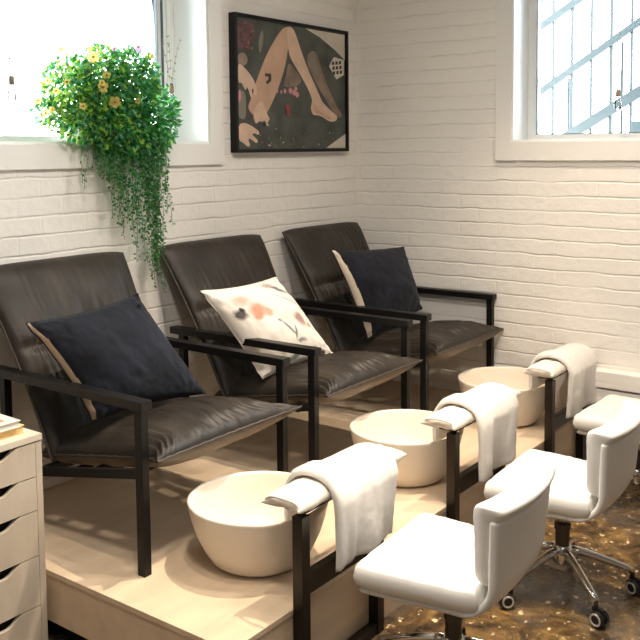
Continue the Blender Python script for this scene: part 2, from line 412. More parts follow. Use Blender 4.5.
# ---- stair railing outside the right window
st = empty('stair_railing', (1.0,-1.0,1.2), label='blue grey steel stair railing rising outside the side window', cat='railing')
def rel(p): return (p[0]-1.0, p[1]+1.0, p[2]-1.2)
def ln(p, y): return p[1]+(y-p[0])*(p[3]-p[2])/1.0
def zline(y, y0, z0, s): return z0+(y0-y)*s
for nm, (y0, z0, s, w, h) in {'upper_rail':(-.822,2.56,.626,.04,.05), 'handrail':(-.822,1.992,.626,.04,.042), 'stringer':(-.883,1.640,.59,.05,.062)}.items():
    bm = bmesh.new(); a, b = -.2, -3.1
    bar(bm, rel((1.0,a,zline(a,y0,z0,s))), rel((1.0,b,zline(b,y0,z0,s))), w, h)
    link(nm, bm, M['rail'], st)
bm = bmesh.new(); bar(bm, rel((1.0,-.4,2.14)), rel((1.0,-1.9,3.02)), .035, .045); link('upper_rail', bm, M['rail'], st)
for k in range(14):
    y = -.66-.119*k; x = 1.0
    z0 = 1.35; z1 = 2.9
    bm = bmesh.new()
    thin = .018 if k % 2 == 0 else .015
    box(bm, x-thin/2-1.0, x+thin/2-1.0, y-thin/2+1.0, y+thin/2+1.0, z0-1.2, z1-1.2)
    link('baluster', bm, M['rail'], st)
for k in range(3):
    y = -.83-.33*k; bm = bmesh.new(); box(bm, .12, .134, y+1.0-.007, y+1.0+.007, .15, .80+.2*k); link('baluster', bm, M['rail'], st)
bm = bmesh.new(); box(bm, -.1, .9, -3.1+1.0, -1.285+1.0, .15, .52, bev=.01); link('landing', bm, M['step'], st)

# ------------------------------------------------------------------ picture
root = empty('framed_picture', (-.6135,-.001,1.896), label='black framed photo print of bare legs on dark flowers beside the corner', cat='picture')
def pr(x, z): return (x+.6135, z-1.896)
def ring(bm, ix0, ix1, iz0, iz1, w, y0, y1, bev=.001):
    box(bm, ix0-w, ix0, y0, y1, iz0-w, iz1+w, bev); box(bm, ix1, ix1+w, y0, y1, iz0-w, iz1+w, bev)
    box(bm, ix0, ix1, y0, y1, iz0-w, iz0, bev); box(bm, ix0, ix1, y0, y1, iz1, iz1+w, bev)
hx, hz = .455, .318
bm = bmesh.new(); ring(bm, -hx, hx, -hz, hz, .0165, -.042, 0); link('frame', bm, M['frame'], root)
bm = bmesh.new(); box(bm, -hx, hx, -.028, -.004, -hz, hz); pg = link('print', bm, M['p_dark'], root)
ART = {'leg':[(-0.701,2.196),(-0.639,2.209),(-0.609,2.18),(-0.668,2.098),(-0.69,2.007),(-0.747,1.89),(-0.809,1.8),(-0.869,1.729),(-0.954,1.746),(-0.99,1.781),(-0.952,1.844),(-0.912,1.931),(-0.833,2.06),(-0.752,2.154)],
'shin':[(-0.674,2.202),(-0.629,2.201),(-0.603,2.174),(-0.568,2.107),(-0.516,2.02),(-0.462,1.944),(-0.408,1.873),(-0.374,1.828),(-0.306,1.789),(-0.235,1.757),(-0.248,1.729),(-0.307,1.724),(-0.398,1.757),(-0.465,1.758),(-0.482,1.797),(-0.464,1.838),(-0.507,1.902),(-0.591,1.988),(-0.653,2.048),(-0.672,2.111)],
'far':[(-0.504,2.079),(-0.449,2.103),(-0.416,2.073),(-0.372,1.989),(-0.304,1.885),(-0.235,1.805),(-0.187,1.765),(-0.212,1.743),(-0.271,1.77),(-0.328,1.829),(-0.396,1.894),(-0.451,1.958),(-0.505,2.02)],
'inner':[(-0.665,2.03),(-0.549,1.939),(-0.593,1.904),(-0.717,1.892),(-0.685,1.957)],
'hand':[(-1.055,1.995),(-1.013,1.976),(-0.977,1.951),(-0.946,1.923),(-0.922,1.888),(-0.92,1.847),(-0.935,1.842),(-0.943,1.871),(-0.958,1.877),(-0.952,1.834),(-0.967,1.831),(-0.982,1.871),(-0.995,1.88),(-1.001,1.863),(-1.015,1.875),(-1.031,1.9),(-1.055,1.897)],
'arm':[(-1.055,2.036),(-1.011,2.048),(-0.981,2.021),(-0.989,1.993),(-1.022,1.979),(-1.055,1.989)],
'hand2':[(-1.058,1.698),(-1.014,1.708),(-0.964,1.693),(-0.908,1.668),(-0.905,1.646),(-0.946,1.658),(-0.96,1.65),(-0.915,1.621),(-0.927,1.605),(-0.979,1.633),(-0.99,1.623),(-0.972,1.596),(-0.995,1.589),(-1.027,1.611),(-1.058,1.621)],
'cloth':[(-0.523,2.211),(-0.13,2.211),(-0.13,2.07),(-0.254,2.119),(-0.392,2.175)],
'corner':[(-0.344,1.581),(-0.13,1.66),(-0.13,1.581)],
'card':[(-0.267,2.08),(-0.171,2.071),(-0.172,1.988),(-0.245,1.959),(-0.314,2.027)],
'tat':[(-0.854,1.955),(-0.806,1.956),(-0.806,1.922),(-0.836,1.901),(-0.851,1.912),(-0.828,1.928),(-0.829,1.941),(-0.855,1.939)]}
mats = [M['p_skin'],M['p_skin2'],M['p_skin3'],M['p_white'],M['p_black'],M['p_pink'],M['p_red'],M['p_grey'],M['p_plum']]
bm = bmesh.new(); lay_y = [0]
def poly(pts, mi, smooth_n=2):
    lay_y[0] += 1
    P = [pr(*p) for p in pts]
    P = [(max(-hx+.001,min(hx-.001,a)), max(-hz+.001,min(hz-.001,b))) for a, b in P]
    for _ in range(smooth_n):      # corner cutting keeps the outline soft
        Q = []
        for i in range(len(P)):
            a, b = P[i], P[(i+1)%len(P)]
            Q += [(a[0]*.8+b[0]*.2, a[1]*.8+b[1]*.2), (a[0]*.2+b[0]*.8, a[1]*.2+b[1]*.8)]
        P = Q
    vs = [bm.verts.new((a, -.0282-.00012*lay_y[0], b)) for a, b in P]
    f = bm.faces.new(vs); f.material_index = mi
    f.normal_update()
    if f.normal.y > 0: f.normal_flip()
poly([(-1.06,2.2),(-.93,2.2),(-.94,2.1),(-.99,2.07),(-1.06,2.06)], 8); poly([(-1.06,1.86),(-1.0,1.86),(-1.0,1.72),(-1.06,1.73)], 7)
poly([(-.90,2.11),(-.885,2.15),(-.865,2.17),(-.86,2.13),(-.88,2.06),(-.895,2.05)], 7, 1)
poly(ART['cloth'], 3, 0); poly(ART['corner'], 3, 0); poly(ART['inner'], 1); poly(ART['far'], 1)
poly([(-.49,2.06),(-.455,2.08),(-.43,2.05),(-.40,1.98),(-.43,1.96),(-.47,2.0)], 7)
poly(ART['leg'], 0); poly(ART['shin'], 2)
poly([(-.93,1.79),(-.88,1.82),(-.84,1.75),(-.82,1.73),(-.85,1.70),(-.90,1.72),(-.93,1.70),(-.95,1.74)], 2)
poly([(-.455,1.83),(-.425,1.79),(-.36,1.765),(-.29,1.745),(-.31,1.735),(-.40,1.765),(-.455,1.77)], 0)
poly(ART['tat'], 4, 0); poly(ART['arm'], 1); poly(ART['hand'], 2); poly(ART['hand2'], 2)
poly([(-1.055,1.86),(-1.04,1.87),(-1.035,1.82),(-1.055,1.80)], 5)
poly(ART['card'], 3, 0)
for a in range(3):
    for b in range(3):
        cx = -.275+.032*a+.004*b; cz = 2.045-.026*b+.004*a
        poly([(cx-.010,cz+.008),(cx+.012,cz+.010),(cx+.010,cz-.008),(cx-.012,cz-.010)], 4, 0)
for cx, cz, s, mi in [(-.765,1.872,.012,5),(-.73,1.868,.010,5),(-.70,1.874,.014,5),(-.655,1.878,.018,5),(-.625,1.87,.018,5),(-.60,1.86,.018,5),(-.61,1.89,.014,5),(-.68,1.79,.022,6),(-.675,1.76,.016,6),(-.87,1.705,.016,4),(-.845,1.70,.008,3)]:
    k = 7; off = rnd.random()*6
    poly([(cx+s*(.6+.6*(i%2))*math.cos(off+2*PI*i/(2*k)), cz+s*(.6+.6*(i%2))*math.sin(off+2*PI*i/(2*k))) for i in range(2*k)], mi, 1)
for k in range(90):
    cx = rnd.uniform(-.95,-.2); cz = 1.585+abs(rnd.gauss(0,.055)); s = rnd.uniform(.002,.006)
    if cx > -.36 and cz < 1.66: continue
    poly([(cx-s,cz),(cx,cz+s*rnd.uniform(.5,1.5)),(cx+s,cz+.3*s),(cx,cz-s)], rnd.choice([3,7,8,7,6]), 0)
for k in range(26):
    cx = rnd.uniform(-1.04,-.93); cz = rnd.uniform(2.06,2.19); s = rnd.uniform(.004,.010)
    poly([(cx-s,cz),(cx,cz+s),(cx+s,cz+.3*s),(cx,cz-s)], rnd.choice([6,8,7,4]), 0)
art = link('printed_image', bm, mats, pg)

# ------------------------------------------------------------------ lounge chairs
HW = .345    # half distance between the arm centres
def frame_fn(W, T, wr):
    return None
def make_chair():
    t = empty('lounge_chair', (0,0,0))
    yf, yr = -.862, -.150
    za = .560
    for s in (-1, 1):
        x = s*HW
        boxo('arm', M['black'], (x-.023, x+.023, yf-.026, -.09, za-.030, za), t, .003)
        # broad fascia below the armrest slab
        f = boxo('front_leg', M['black'], (x-.015, x+.015, yf-.016, yf+.016, 0, za-.0302), t, .002)
        boxo('rear_leg', M['black'], (x-.015, x+.015, yr-.016, yr+.016, 0, za-.0302), t, .002)
        bm = bmesh.new(); bar(bm, (x*.992,yf+.0165,.322), (x*.992,yr-.0165,.188), .022, .030); link('side_rail', bm, M['black'], t)
        bm = bmesh.new(); bar(bm, (s*.287,-.345,.300), (s*.287,-.056,.84), .020, .028, up=(0,1,0)); link('back_post', bm, M['black'], t)
    xi = HW-.0155
    bm = bmesh.new(); bar(bm, (-xi,yf+.26,.268), (xi,yf+.26,.268), .022, .028); link('front_rail', bm, M['black'], t)
    bm = bmesh.new(); bar(bm, (-xi,-.345,.225), (xi,-.345,.225), .022, .028); link('rear_rail', bm, M['black'], t)
    # seat cushion
    W = .317; n0, n1 = Vector((0,-.985,.30)), Vector((0,-.30,.30))
    A = Vector((0,-.928,.376)); B = Vector((0,-.285,.262)); d = (B-A); Ls = d.length; dn = d.normalized(); nn = Vector((0,-dn.z,dn.y))
    def seat(u, v, seed=3.1):
        s = (v+1)/2
        cx = 1-.035*(1-u*u)*0
        fl = max(0, 1-s/.085); fl = fl*fl*(3-2*fl)
        x = u*(W-.012*env(v,2)+.044*fl)+.018*fl
        p = A.lerp(B, s)+Vector((x,0,0))
        if v < 0: p += dn*.012*env(u,2)*(-v)
        e = (env(u,3.2)*env(v,3.6))**.50
        wob = .006*nz(u*2.1+seed, v*2.3)+.003*nz(u*5+seed, v*5)
        front = math.exp(-((v+1)/.34)); side = math.exp(-((1-abs(u))/.10))
        gather = .034*front*(abs(nz(u*14+seed+nz(u*3,v*2)*.8, v*1.1))**.75*1.7-.55) + .006*side*(abs(nz(v*13, u*2+seed))*2-.5)
        back = math.exp(-((1-v)/.5))*.009*nz(u*9, v*3+seed)
        return p, nn, e*(.098+wob*1.6)+env(u,14)*env(v,14)*(gather+back), e*(.074+.006*nz(u*3,v*3+9))
    c = link('seat_cushion', puff(seat, 120, 60, 1, 0), [M['leather'],M['leather_under']], t, True)
    bm = bmesh.new(); pts = []
    per = [(-1+2*i/30,-1) for i in range(30)]+[(1,-1+2*i/30) for i in range(30)]+[(1-2*i/30,1) for i in range(30)]+[(-1,1-2*i/30) for i in range(31)]
    for u, v in per: pts.append(seat(u,v)[0]+nn*.0015*math.sin(u*40+v*33))
    tube(bm, pts, .0045, 6, cap=False); link('seam_piping', bm, M['piping'], c)
    # back cushion
    A2 = Vector((-.012,-.375,.262)); B2 = Vector((-.012,-.040,.902)); d2 = B2-A2; dn2 = d2.normalized(); n2 = Vector((0,-dn2.z,dn2.y))
    def back(u, v, seed=7.7):
        s = (v+1)/2
        x = u*(.311+.028*s*s)*(1-.02*env(v,2))-.022*s*s
        p = A2.lerp(B2, s)+Vector((x,0,0)) - dn2*(.010*env(u,2) if v < 0 else 0) + dn2*(.012*env(u,6)*(1 if v > .5 else 0)*max(0,(v-.5)*2))
        e = (env(u,9)*env(v,12))**.42
        dip = math.exp(-((v-.12)/.05)**2)*.030*(.75+.5*nz(u*6,1))
        gath = math.exp(-abs(v-.12)/.30)*.021*(abs(nz(u*11+seed, v*1.1))*2-.45)*env(u,4)
        wob = .012*nz(u*2+seed, v*2.4)
        top = .008*math.exp(-((1-v)/.10))*nz(u*22, v*2)
        puffy = .026*env((v+.45)/.58,2)*env(u,3)+.020*env((v-.58)/.46,2)*env(u,3)
        return p, n2, e*(.036+wob+puffy)-dip*env(u,5)+e*(gath+top), e*(.020-.006*s)
    c = link('back_cushion', puff(back, 90, 76, 1, 0), [M['leather'],M['leather']], t, True)
    bm = bmesh.new(); pts = [back(u,v)[0] for u,v in per]
    tube(bm, pts, .005, 6, cap=False); link('seam_piping', bm, M['piping'], c)
    # webbing straps under the seat
    for k in range(3):
        y = -.75+.15*k; s = (y-A.y)/(B.y-A.y); z = A.z+(B.z-A.z)*s-.060
        boxo('strap', M['black'], (-HW+.018, HW-.018, y-.022, y+.022, z-.001, z+.002), t, 0)
    return t
CH = [(-2.113, 'lounge chair beside the drawer cabinet, navy velvet pillow with tan edge on it'),
      (-1.229, 'middle black leather lounge chair, with the floral pillow on its seat'),
      (-.3695, 'lounge chair against the side brick wall, navy pillow with cream edge on it')]
ch0 = make_chair()
for i, (x, lab) in enumerate(CH):
    c = ch0 if i == 0 else copy_tree(ch0)
    c.location = (x, 0, PZ+.0002); tag(c, lab, 'chair', 'black leather lounge chairs on the platform')

# ------------------------------------------------------------------ throw pillows
def pillow(name, quad, T, m_front, m_back, label, group, seed, push=.0, concave=.10, piping=None, wrap=None):
    q = [Vector(p) for p in quad]       # top-left, top-right, bottom-right, bottom-left
    c = sum(q, Vector())/4
    nrm = (q[1]-q[3]).cross(q[2]-q[0]).normalized()
    if nrm.y > 0: nrm = -nrm
    c2 = c+nrm*push
    base = Vector((c.x, c.y, c.z))
    def f(u, v):
        uu = u*(1-concave*env(v,2)*abs(u)**3); vv = v*(1-concave*env(u,2)*abs(v)**3)
        a = (uu+1)/2; b = (1-vv)/2
        p = q[0].lerp(q[1], a).lerp(q[3].lerp(q[2], a), b)-base+nrm*push
        e = (env(u,2.2)*env(v,2.2))**.55
        w = .010*nz(u*1.8+seed, v*1.8)+.005*nz(u*5+seed, v*4)
        crn = .012*(abs(u*v)**2)*nz(u*9+seed, v*9)
        return p+nrm*crn, nrm, e*(T+w)+.004*nz(u*11,v*10+seed)*env(u,8)*env(v,8)*(1-e*.5), e*T*.62
    pm = puff(f, 90, 56, 1, 0)
    if wrap:       # the backing cloth wraps round one edge
        lay = pm.loops.layers.uv.active
        for fc in pm.faces:
            if fc.material_index == 0:
                a = sum(l[lay].uv[0] for l in fc.loops)/4; b = sum(l[lay].uv[1] for l in fc.loops)/4
                if a < wrap*(1.2-.5*b): fc.material_index = 1
    root = link(name, pm, [m_front, m_back], None, True)
    root.location = base
    bm = bmesh.new(); pts = []
    per = [(-1+2*i/24,-1) for i in range(24)]+[(1,-1+2*i/24) for i in range(24)]+[(1-2*i/24,1) for i in range(24)]+[(-1,1-2*i/24) for i in range(25)]
    pts = [f(u,v)[0] for u,v in per]
    tube(bm, pts, .0028, 6, cap=False); link('edge_seam', bm, piping or m_front, root)
    tag(root, label, 'pillow', group)
    return root
P1 = [(-2.552,-.42,1.012),(-2.053,-.40,1.04),(-1.937,-.64,.672),(-2.403,-.560,.672)]
P2 = [(-1.745,-.431,1.013),(-1.236,-.40,1.005),(-1.129,-.64,.662),(-1.528,-.560,.628)]
P3 = [(-.828,-.41,1.09),(-.138,-.40,1.038),(-.253,-.58,.731),(-.660,-.510,.635)]
p = pillow('throw_pillow', P1, .085, M['velvet'], M['linen'], 'large navy velvet throw pillow with tan edge on the chair beside drawers', 'navy throw pillows', 1.3, concave=.08, wrap=.030)
bm = bmesh.new(); lathe(bm, [(0,.008),(.007,.006),(.009,0),(.007,-.004),(0,-.004)], 12); bt = link('button', bm, M['velvet'], p); bt.location = Vector((-2.11,-.475,1.012))-p.location
pillow('throw_pillow', P2, .080, M['floral'], M['navy_linen'], 'white throw pillow printed with coral flowers on the middle chair', None, 4.4, concave=.07)
pillow('throw_pillow', P3, .075, M['velvet'], M['navy_linen'], 'navy throw pillow with cream edge on the chair nearest the corner', 'navy throw pillows', 8.1, concave=.06, wrap=.055)

# ------------------------------------------------------------------ foot bowls
def make_bowl():
    bm = bmesh.new()
    prof = [(0,0),(.125,0),(.142,.004),(.158,.016),(.180,.050),(.203,.100),(.219,.150),(.228,.190),(.2305,.201),(.229,.2065),(.2235,.2085),(.217,.2065),(.2135,.200),(.205,.165),(.190,.115),(.170,.072),(.148,.044),(.12,.031),(.05,.027),(0,.0265)]
    lathe(bm, prof, 96)
    return link('foot_bowl', bm, M['bowl'], None, True)
def drain(o):
    bm = bmesh.new(); lathe(bm, [(0,.033),(.018,.033),(.021,.030),(.021,.0268)], 20); d = link('drain', bm, M['chrome'], o, True)
    return d
b0 = make_bowl(); drain(b0)
BW = [(-2.158,-1.078,'round cream foot bowl nearest the drawer cabinet'),(-1.246,-1.085,'round cream foot bowl between the first two towel rests'),(-.322,-1.09,'farthest round cream foot bowl, near the side brick wall')]
for i,(x,y,l) in enumerate(BW):
    o = b0 if i == 0 else copy_tree(b0)
    o.location = (x,y,PZ+.0005); o.rotation_euler = (0,0,.4*i); tag(o, l, 'bowl', 'foot bowls on the platform')
# ------------------------------------------------------------------ foot rests (frame + pad) and towels
def make_rest():
    t = empty('footrest', (0,0,0))
    # local x: left post's left face at 0; y: front face at 0 (going back is +)
    w = .037
    for x in (0, .394): boxo('post', M['steel'], (x, x+w, 0, w-.0005, 0, .524), t, .0015)
    boxo('crossbar', M['steel'], (w+.0003, .3937, .004, w-.004, .285, .345), t, .0015)
    boxo('bottom_rail', M['steel'], (w+.0003, .3937, .004, w-.004, .0, .034), t, .0015)
    boxo('top_plate', M['steel'], (.03, .364+w, .012, .085, .5242, .529), t, .001)
    L0, L1 = -.012, .55
    def pad(u, v):
        s = (u+1)/2; x = L0+(L1-L0)*s
        x += .028*v*v*(-1 if u < 0 else 1)*abs(u)**3 - .010*(1 if u>0 else -1)*abs(u)**3
        y = .060 + v*.069*(1+.05*nz(u*4,3))
        z = .556 + .004*nz(u*6,v*3) - .004*(abs(v)**3)
        e = (env(u,14)*env(v,3.0))**.55
        return Vector((x,y,z)), Vector((0,0,1)), e*(.032+.004*nz(u*5,v*2)), e*.028
    c = link('pad', puff(pad, 44, 26), M['pad'], t, True)
    bm = bmesh.new()   # rolled hem of the pad cover at the near end
    for k in range(1): 
        pts = [(L0-.004+.003*math.sin(a*3), .060+.062*math.cos(a), .557+.020*math.sin(a)) for a in [PI*i/14 for i in range(15)]]
        tube(bm, pts, .004, 8)
    link('cover_hem', bm, M['pad'], c)
    return t
PADX = [-2.353,-1.437,-.519]
r0 = make_rest()
for i, x in enumerate(PADX):
    o = r0 if i == 0 else copy_tree(r0)
    o.location = (x,-1.4095,.0005)
    tag(o, ['black steel footrest with white pad, closest to the drawer cabinet','black steel footrest with white pad, middle of the three','black steel footrest with white pad, nearest the side brick wall'][i], 'footrest', 'padded footrests along the platform edge')

def towel(x0, x1, zb, seed, label, rz=0, back=.10):
    """a folded towel draped over the pad: path from the back hang over the top to the front hang"""
    yb, yf = -1.262, -1.432
    Zt = .600
    path = []
    for k in range(6): path.append((yb+.006, Zt-.070-back*(1-k/5.)))
    for k in range(1,14):
        a = PI*k/14
        path.append(((yb+yf)/2+(yb-yf)/2*math.cos(a)*1.0, Zt-.062+.062*math.sin(a)**.8))
    zf0 = Zt-.070
    for k in range(14): path.append((yf-.006, zf0-(zf0-zb)*k/13.))
    seg = [0]
    for a, b in zip(path, path[1:]): seg.append(seg[-1]+math.hypot(b[0]-a[0], b[1]-a[1]))
    tot = seg[-1]
    def at(s):
        s = max(0, min(1, s))*tot
        for k in range(len(seg)-1):
            if s <= seg[k+1]+1e-9:
                f = (s-seg[k])/max(1e-9, seg[k+1]-seg[k]); a, b = path[k], path[k+1]
                return (a[0]+(b[0]-a[0])*f, a[1]+(b[1]-a[1])*f), (b[0]-a[0], b[1]-a[1])
    cx = (x0+x1)/2
    def f(u, v):
        s = (v+1)/2
        (y, z), (dy, dz) = at(s)
        l = math.hypot(dy, dz); n = Vector((0, dz/l, -dy/l))
        if n.z < 0 and abs(dz) < abs(dy): n = -n
        if y < (yb+yf)/2 and abs(dz) > abs(dy): n = Vector((0,-1,0))
        if y > (yb+yf)/2 and abs(dz) > abs(dy): n = Vector((0,1,0))
        fall = max(0, (s-.62)/.38)
        spread = 1 + .03*nz(v*2, seed) - .05*fall
        x = cx+u*(x1-x0)/2*spread - .006*fall
        z += .010*nz(u*2.2+seed, 5)*fall
        wave = .012*fall*math.sin(u*4.5+seed)-.004*fall+.003*nz(u*5+seed, v*3)
        e = (env(u,18)*env(v,40))**.4
        step = .006/(1+math.exp(-((u+.42)*40)))*-1 + .006     # the folded-under strip on one side
        return Vector((x-cx, y+1.335-wave*(1 if s>.62 else 0), z)), n, e*(.0085+step*2.2+.002*nz(u*12+seed, v*12)), e*.002
    o = link('hand_towel', puff(f, 30, 60), M['towel'], None, True)
    o.location = (cx,-1.335,0); o.rotation_euler = (0,0,rz)
    tag(o, label, 'towel', 'towels over the footrests')
    return o
towel(-2.232,-1.885,.325,1.1,'white terry towel draped over the footrest nearest the drawers')
towel(-1.312,-.955,.312,5.2,'white terry towel hanging over the middle footrest')
towel(-.395,-.045,.325,9.4,'white terry towel over the footrest nearest the side wall')

# ------------------------------------------------------------------ stools
def make_stool():
    t = empty('rolling_stool', (0,0,0))     # origin at floor, under the column; sitter faces +y
    SZ = .345
    # shell: one bent sheet, seat pan rising into the back
    prof = []
    for k in range(9): prof.append((.192-.292*k/8, SZ))
    for k in range(1,10):
        a = (PI/2-.09)*k/9; prof.append((-.10-.108*math.sin(a), SZ+.108*(1-math.cos(a))))
    for k in range(1,11):
        y0, z0 = prof[17]; prof.append((y0-.020*k/10, z0+.172*k/10))
    seg = [0]
    for a, b in zip(prof, prof[1:]): seg.append(seg[-1]+math.hypot(b[0]-a[0], b[1]-a[1]))
    tot = seg[-1]
    def at(s):
        s = max(0,min(1,s))*tot
        for k in range(len(seg)-1):
            if s <= seg[k+1]+1e-9:
                f = (s-seg[k])/(seg[k+1]-seg[k]); a, b = prof[k], prof[k+1]
                return (a[0]+(b[0]-a[0])*f, a[1]+(b[1]-a[1])*f), (b[0]-a[0], b[1]-a[1])
    def hw(s):
        if s < .42: return .214-.024*s/.42
        if s < .60: return .190
        return .190+.034*((s-.60)/.40)
    def shell(u, v):
        s = (v+1)/2; (y, z), (dy, dz) = at(s); l = math.hypot(dy, dz); n = Vector((0, dz/l, -dy/l))   # inward normal (up on the pan, forward on the back)
        rise = max(0, (s-.5)/.5)
        y += .038*(u*u)*rise**.7
        e = (env(u,26)*env(v,60))**.4
        crn = 1-.06*max(0,(s-.93)/.07)**2*0
        return Vector((u*hw(s)*crn+.034*rise, y, z)), n, e*.012, e*.012
    link('shell', puff(shell, 36, 70), M['vinyl'], t, True)
    # seat cushion
    def seat(u, v):
        x = u*.231*(1-.15*(1-(v+1)/2)); y = .030+v*.182
        rr = .93 if False else 1
        k = (abs(u)**7+abs(v)**7)**(1/7.) if (u or v) else 0
        m = max(abs(u),abs(v)) or 1
        q = m/k if k else 1
        e = (env(u,24)*env(v,24))**.29
        sag = -.006*env(u,2)*env(v,2)+.003*nz(u*2,v*2)
        return Vector((x*q**.35, y if v < 0 else .030+v*.182*q**.35, SZ+.040)), Vector((0,0,1)), e*(.034+sag+.003*nz(u*7,v*7)), e*.032
    link('seat_cushion', puff(seat, 40, 40), M['vinyl'], t, True)
    # back cushion
    def bk(u, v):
        s = (v+1)/2
        z = SZ+.080+ .228*s; y = -.178-.026*s+.038*u*u*(.35+.65*s)**.8
        q = 1-.06*(abs(u)**6)*(1-s)**2
        e = (env(u,30)*env(v,14))**.36
        bot = max(0, 1-s*3.2)
        return Vector((u*(.190+.036*s)*(1-.05*bot**2)+.026+.008*s, y, z)), Vector((0,1,.06)).normalized(), e*(.036+.003*nz(u*4,v*4)), e*(.030+.020*min(1,max(0,(s-.80)/.12)))
    link('back_cushion', puff(bk, 40, 36), M['vinyl'], t, True)
    # lift column
    bm = bmesh.new(); lathe(bm, [(0,.23),(.013,.23),(.013,.334),(0,.334)], 20); lathe(bm, [(0,.322),(.06,.322),(.06,.332),(0,.332)], 24)
    link('piston', bm, M['chrome'], t, True, 40)
    bm = bmesh.new(); lathe(bm, [(0,.12),(.025,.12),(.025,.222),(.029,.224),(.029,.246),(.022,.25),(0,.25)], 24); link('column', bm, M['dark_metal'], t, True, 40)
    bm = bmesh.new(); lathe(bm, [(0,.100),(.030,.100),(.038,.112),(.036,.158),(.028,.168),(0,.168)], 24)
    link('hub', bm, M['chrome'], t, True, 40)
    for k in range(5):
        a = R(225+72*k); dx, dy = math.cos(a), math.sin(a)
        bm = bmesh.new()
        pts = []; rs = []
        for i in range(9):
            s = i/8; r = .03+.215*s
            pts.append((dx*r, dy*r, .148-.068*s**1.25)); rs.append(.0165-.0045*s)
        tube(bm, pts, 0, 12, rs=rs); lg = link('base_leg', bm, M['chrome'], t, True)
        # caster: fork, twin wheels, rings
        cx, cy = dx*.243, dy*.243
        sw = a+[.5,-.9,1.9,.3,-.4][k]       # each caster has swivelled its own way
        ax = Vector((-math.sin(sw), math.cos(sw), 0)); fw = Vector((math.cos(sw), math.sin(sw), 0))
        c = Vector((cx,cy,.0275))+fw*.012
        bm = bmesh.new()
        tube(bm, [(cx,cy,.045),(cx,cy,.078)], .008, 10)
        mt = Matrix((( *ax,0),( *fw,0),(0,0,1,0),(0,0,0,1))).transposed(); mt.translation = c
        box(bm, -.006,.006,-.024,.022,.0,.034,bev=.005,mat4=mt)
        # hood over the wheels
        cs = link('caster', bm, M['rubber'], lg, False)
        for sd in (-1,1):
            m4 = Matrix.Translation(c+ax*sd*.015) @ (ax*sd).to_track_quat('Z','Y').to_matrix().to_4x4()
            bm = bmesh.new(); lathe(bm, [(0,-.008),(.024,-.008),(.0270,-.005),(.0270,.004),(.0225,.008),(0,.008)], 28, mat4=m4)
            lathe(bm, [(.0145,.0082),(.0150,.0098),(.0205,.0098),(.0215,.0075)], 28, mi=1, mat4=m4)
            link('wheel', bm, [M['rubber'],M['ring']], lg, True, 40)
    return t
s0 = make_stool()
ST = [(-2.082,-1.750,.07,'white rolling stool in front of the first footrest, its casters mostly out of view'),
      (-1.322,-1.777,.05,'middle white rolling stool, its chrome base and casters showing in full'),
      (-.405,-1.755,-.03,'white rolling stool farthest away, close to the side brick wall')]
for i,(x,y,rz,l) in enumerate(ST):
    o = s0 if i == 0 else copy_tree(s0)
    if i == 0:
        first_legs = [c for c in o.children if c.name.startswith('base_leg')]
    o.location = (x,y,.0005); o.rotation_euler = (0,0,rz); tag(o, l, 'stool', 'white rolling stools')

for c in first_legs: c.rotation_euler = (0,0,R(9))

# ------------------------------------------------------------------ drawer cabinet and books
cab = empty('drawer_cabinet', (-2.815,-.31,0), label='birch drawer cabinet with wave cut drawer fronts beside the platform', cat='cabinet')
hx, y0, y1, H = .18, -.29, .29, .70
bm = bmesh.new()
box(bm, -hx, -hx+.018, y0, y1, 0, H-.021, bev=.001); box(bm, hx-.022, hx, y0, y1, 0, H-.021, bev=.001); box(bm, -hx+.018, hx-.022, y1-.01, y1, .02, H-.021); box(bm, -hx+.018, hx-.022, y0+.03, y1-.01, .02, .03)
link('carcass', bm, M['cabinet'], cab)
boxo('top_panel', M['cab_top'], (-hx-.0005, hx+.0005, y0-.003, y1, H-.0208, H), cab, .0015)
boxo('cavity', M['shadowgap'], (-hx+.0182, hx-.0222, y0+.034, y1-.011, .031, H-.0215), cab, 0)  # solid dark block, its colour stands in for shade behind the drawers
Z = [.6775,.567,.459,.313,.153,.012]
for k in range(5):
    zt, zb = Z[k]-.0015, Z[k+1]+.0015
    x0, x1 = -hx+.0195, hx-.0235
    # front with a wave-shaped pull cut out of its top edge
    bm = bmesh.new(); n = 48; fr = []; bk_ = []
    for i in range(n+1):
        s = i/n; x = x0+(x1-x0)*s
        d = 0
        if .18 < s < .82:
            q = min((s-.18)/.20, 1, (.82-s)/.20); d = .030*(3*q*q-2*q**3)
        fr.append((x, zt-d))
    for yy, arr in ((y0, fr), ):
        f_top = [bm.verts.new((x, yy, z)) for x, z in fr]; f_bot = [bm.verts.new((x, yy, zb)) for x, z in fr]
        b_top = [bm.verts.new((x, yy+.016, z)) for x, z in fr]; b_bot = [bm.verts.new((x, yy+.016, zb)) for x, z in fr]
        for i in range(n):
            bm.faces.new((f_bot[i], f_bot[i+1], f_top[i+1], f_top[i])); bm.faces.new((b_bot[i+1], b_bot[i], b_top[i], b_top[i+1]))
            bm.faces.new((f_top[i], f_top[i+1], b_top[i+1], b_top[i])); bm.faces.new((f_bot[i+1], f_bot[i], b_bot[i], b_bot[i+1]))
        bm.faces.new((f_bot[0], f_top[0], b_top[0], b_bot[0])); bm.faces.new((f_bot[n], b_bot[n], b_top[n], f_top[n]))
    link('drawer', bm, M['cabinet'], cab)
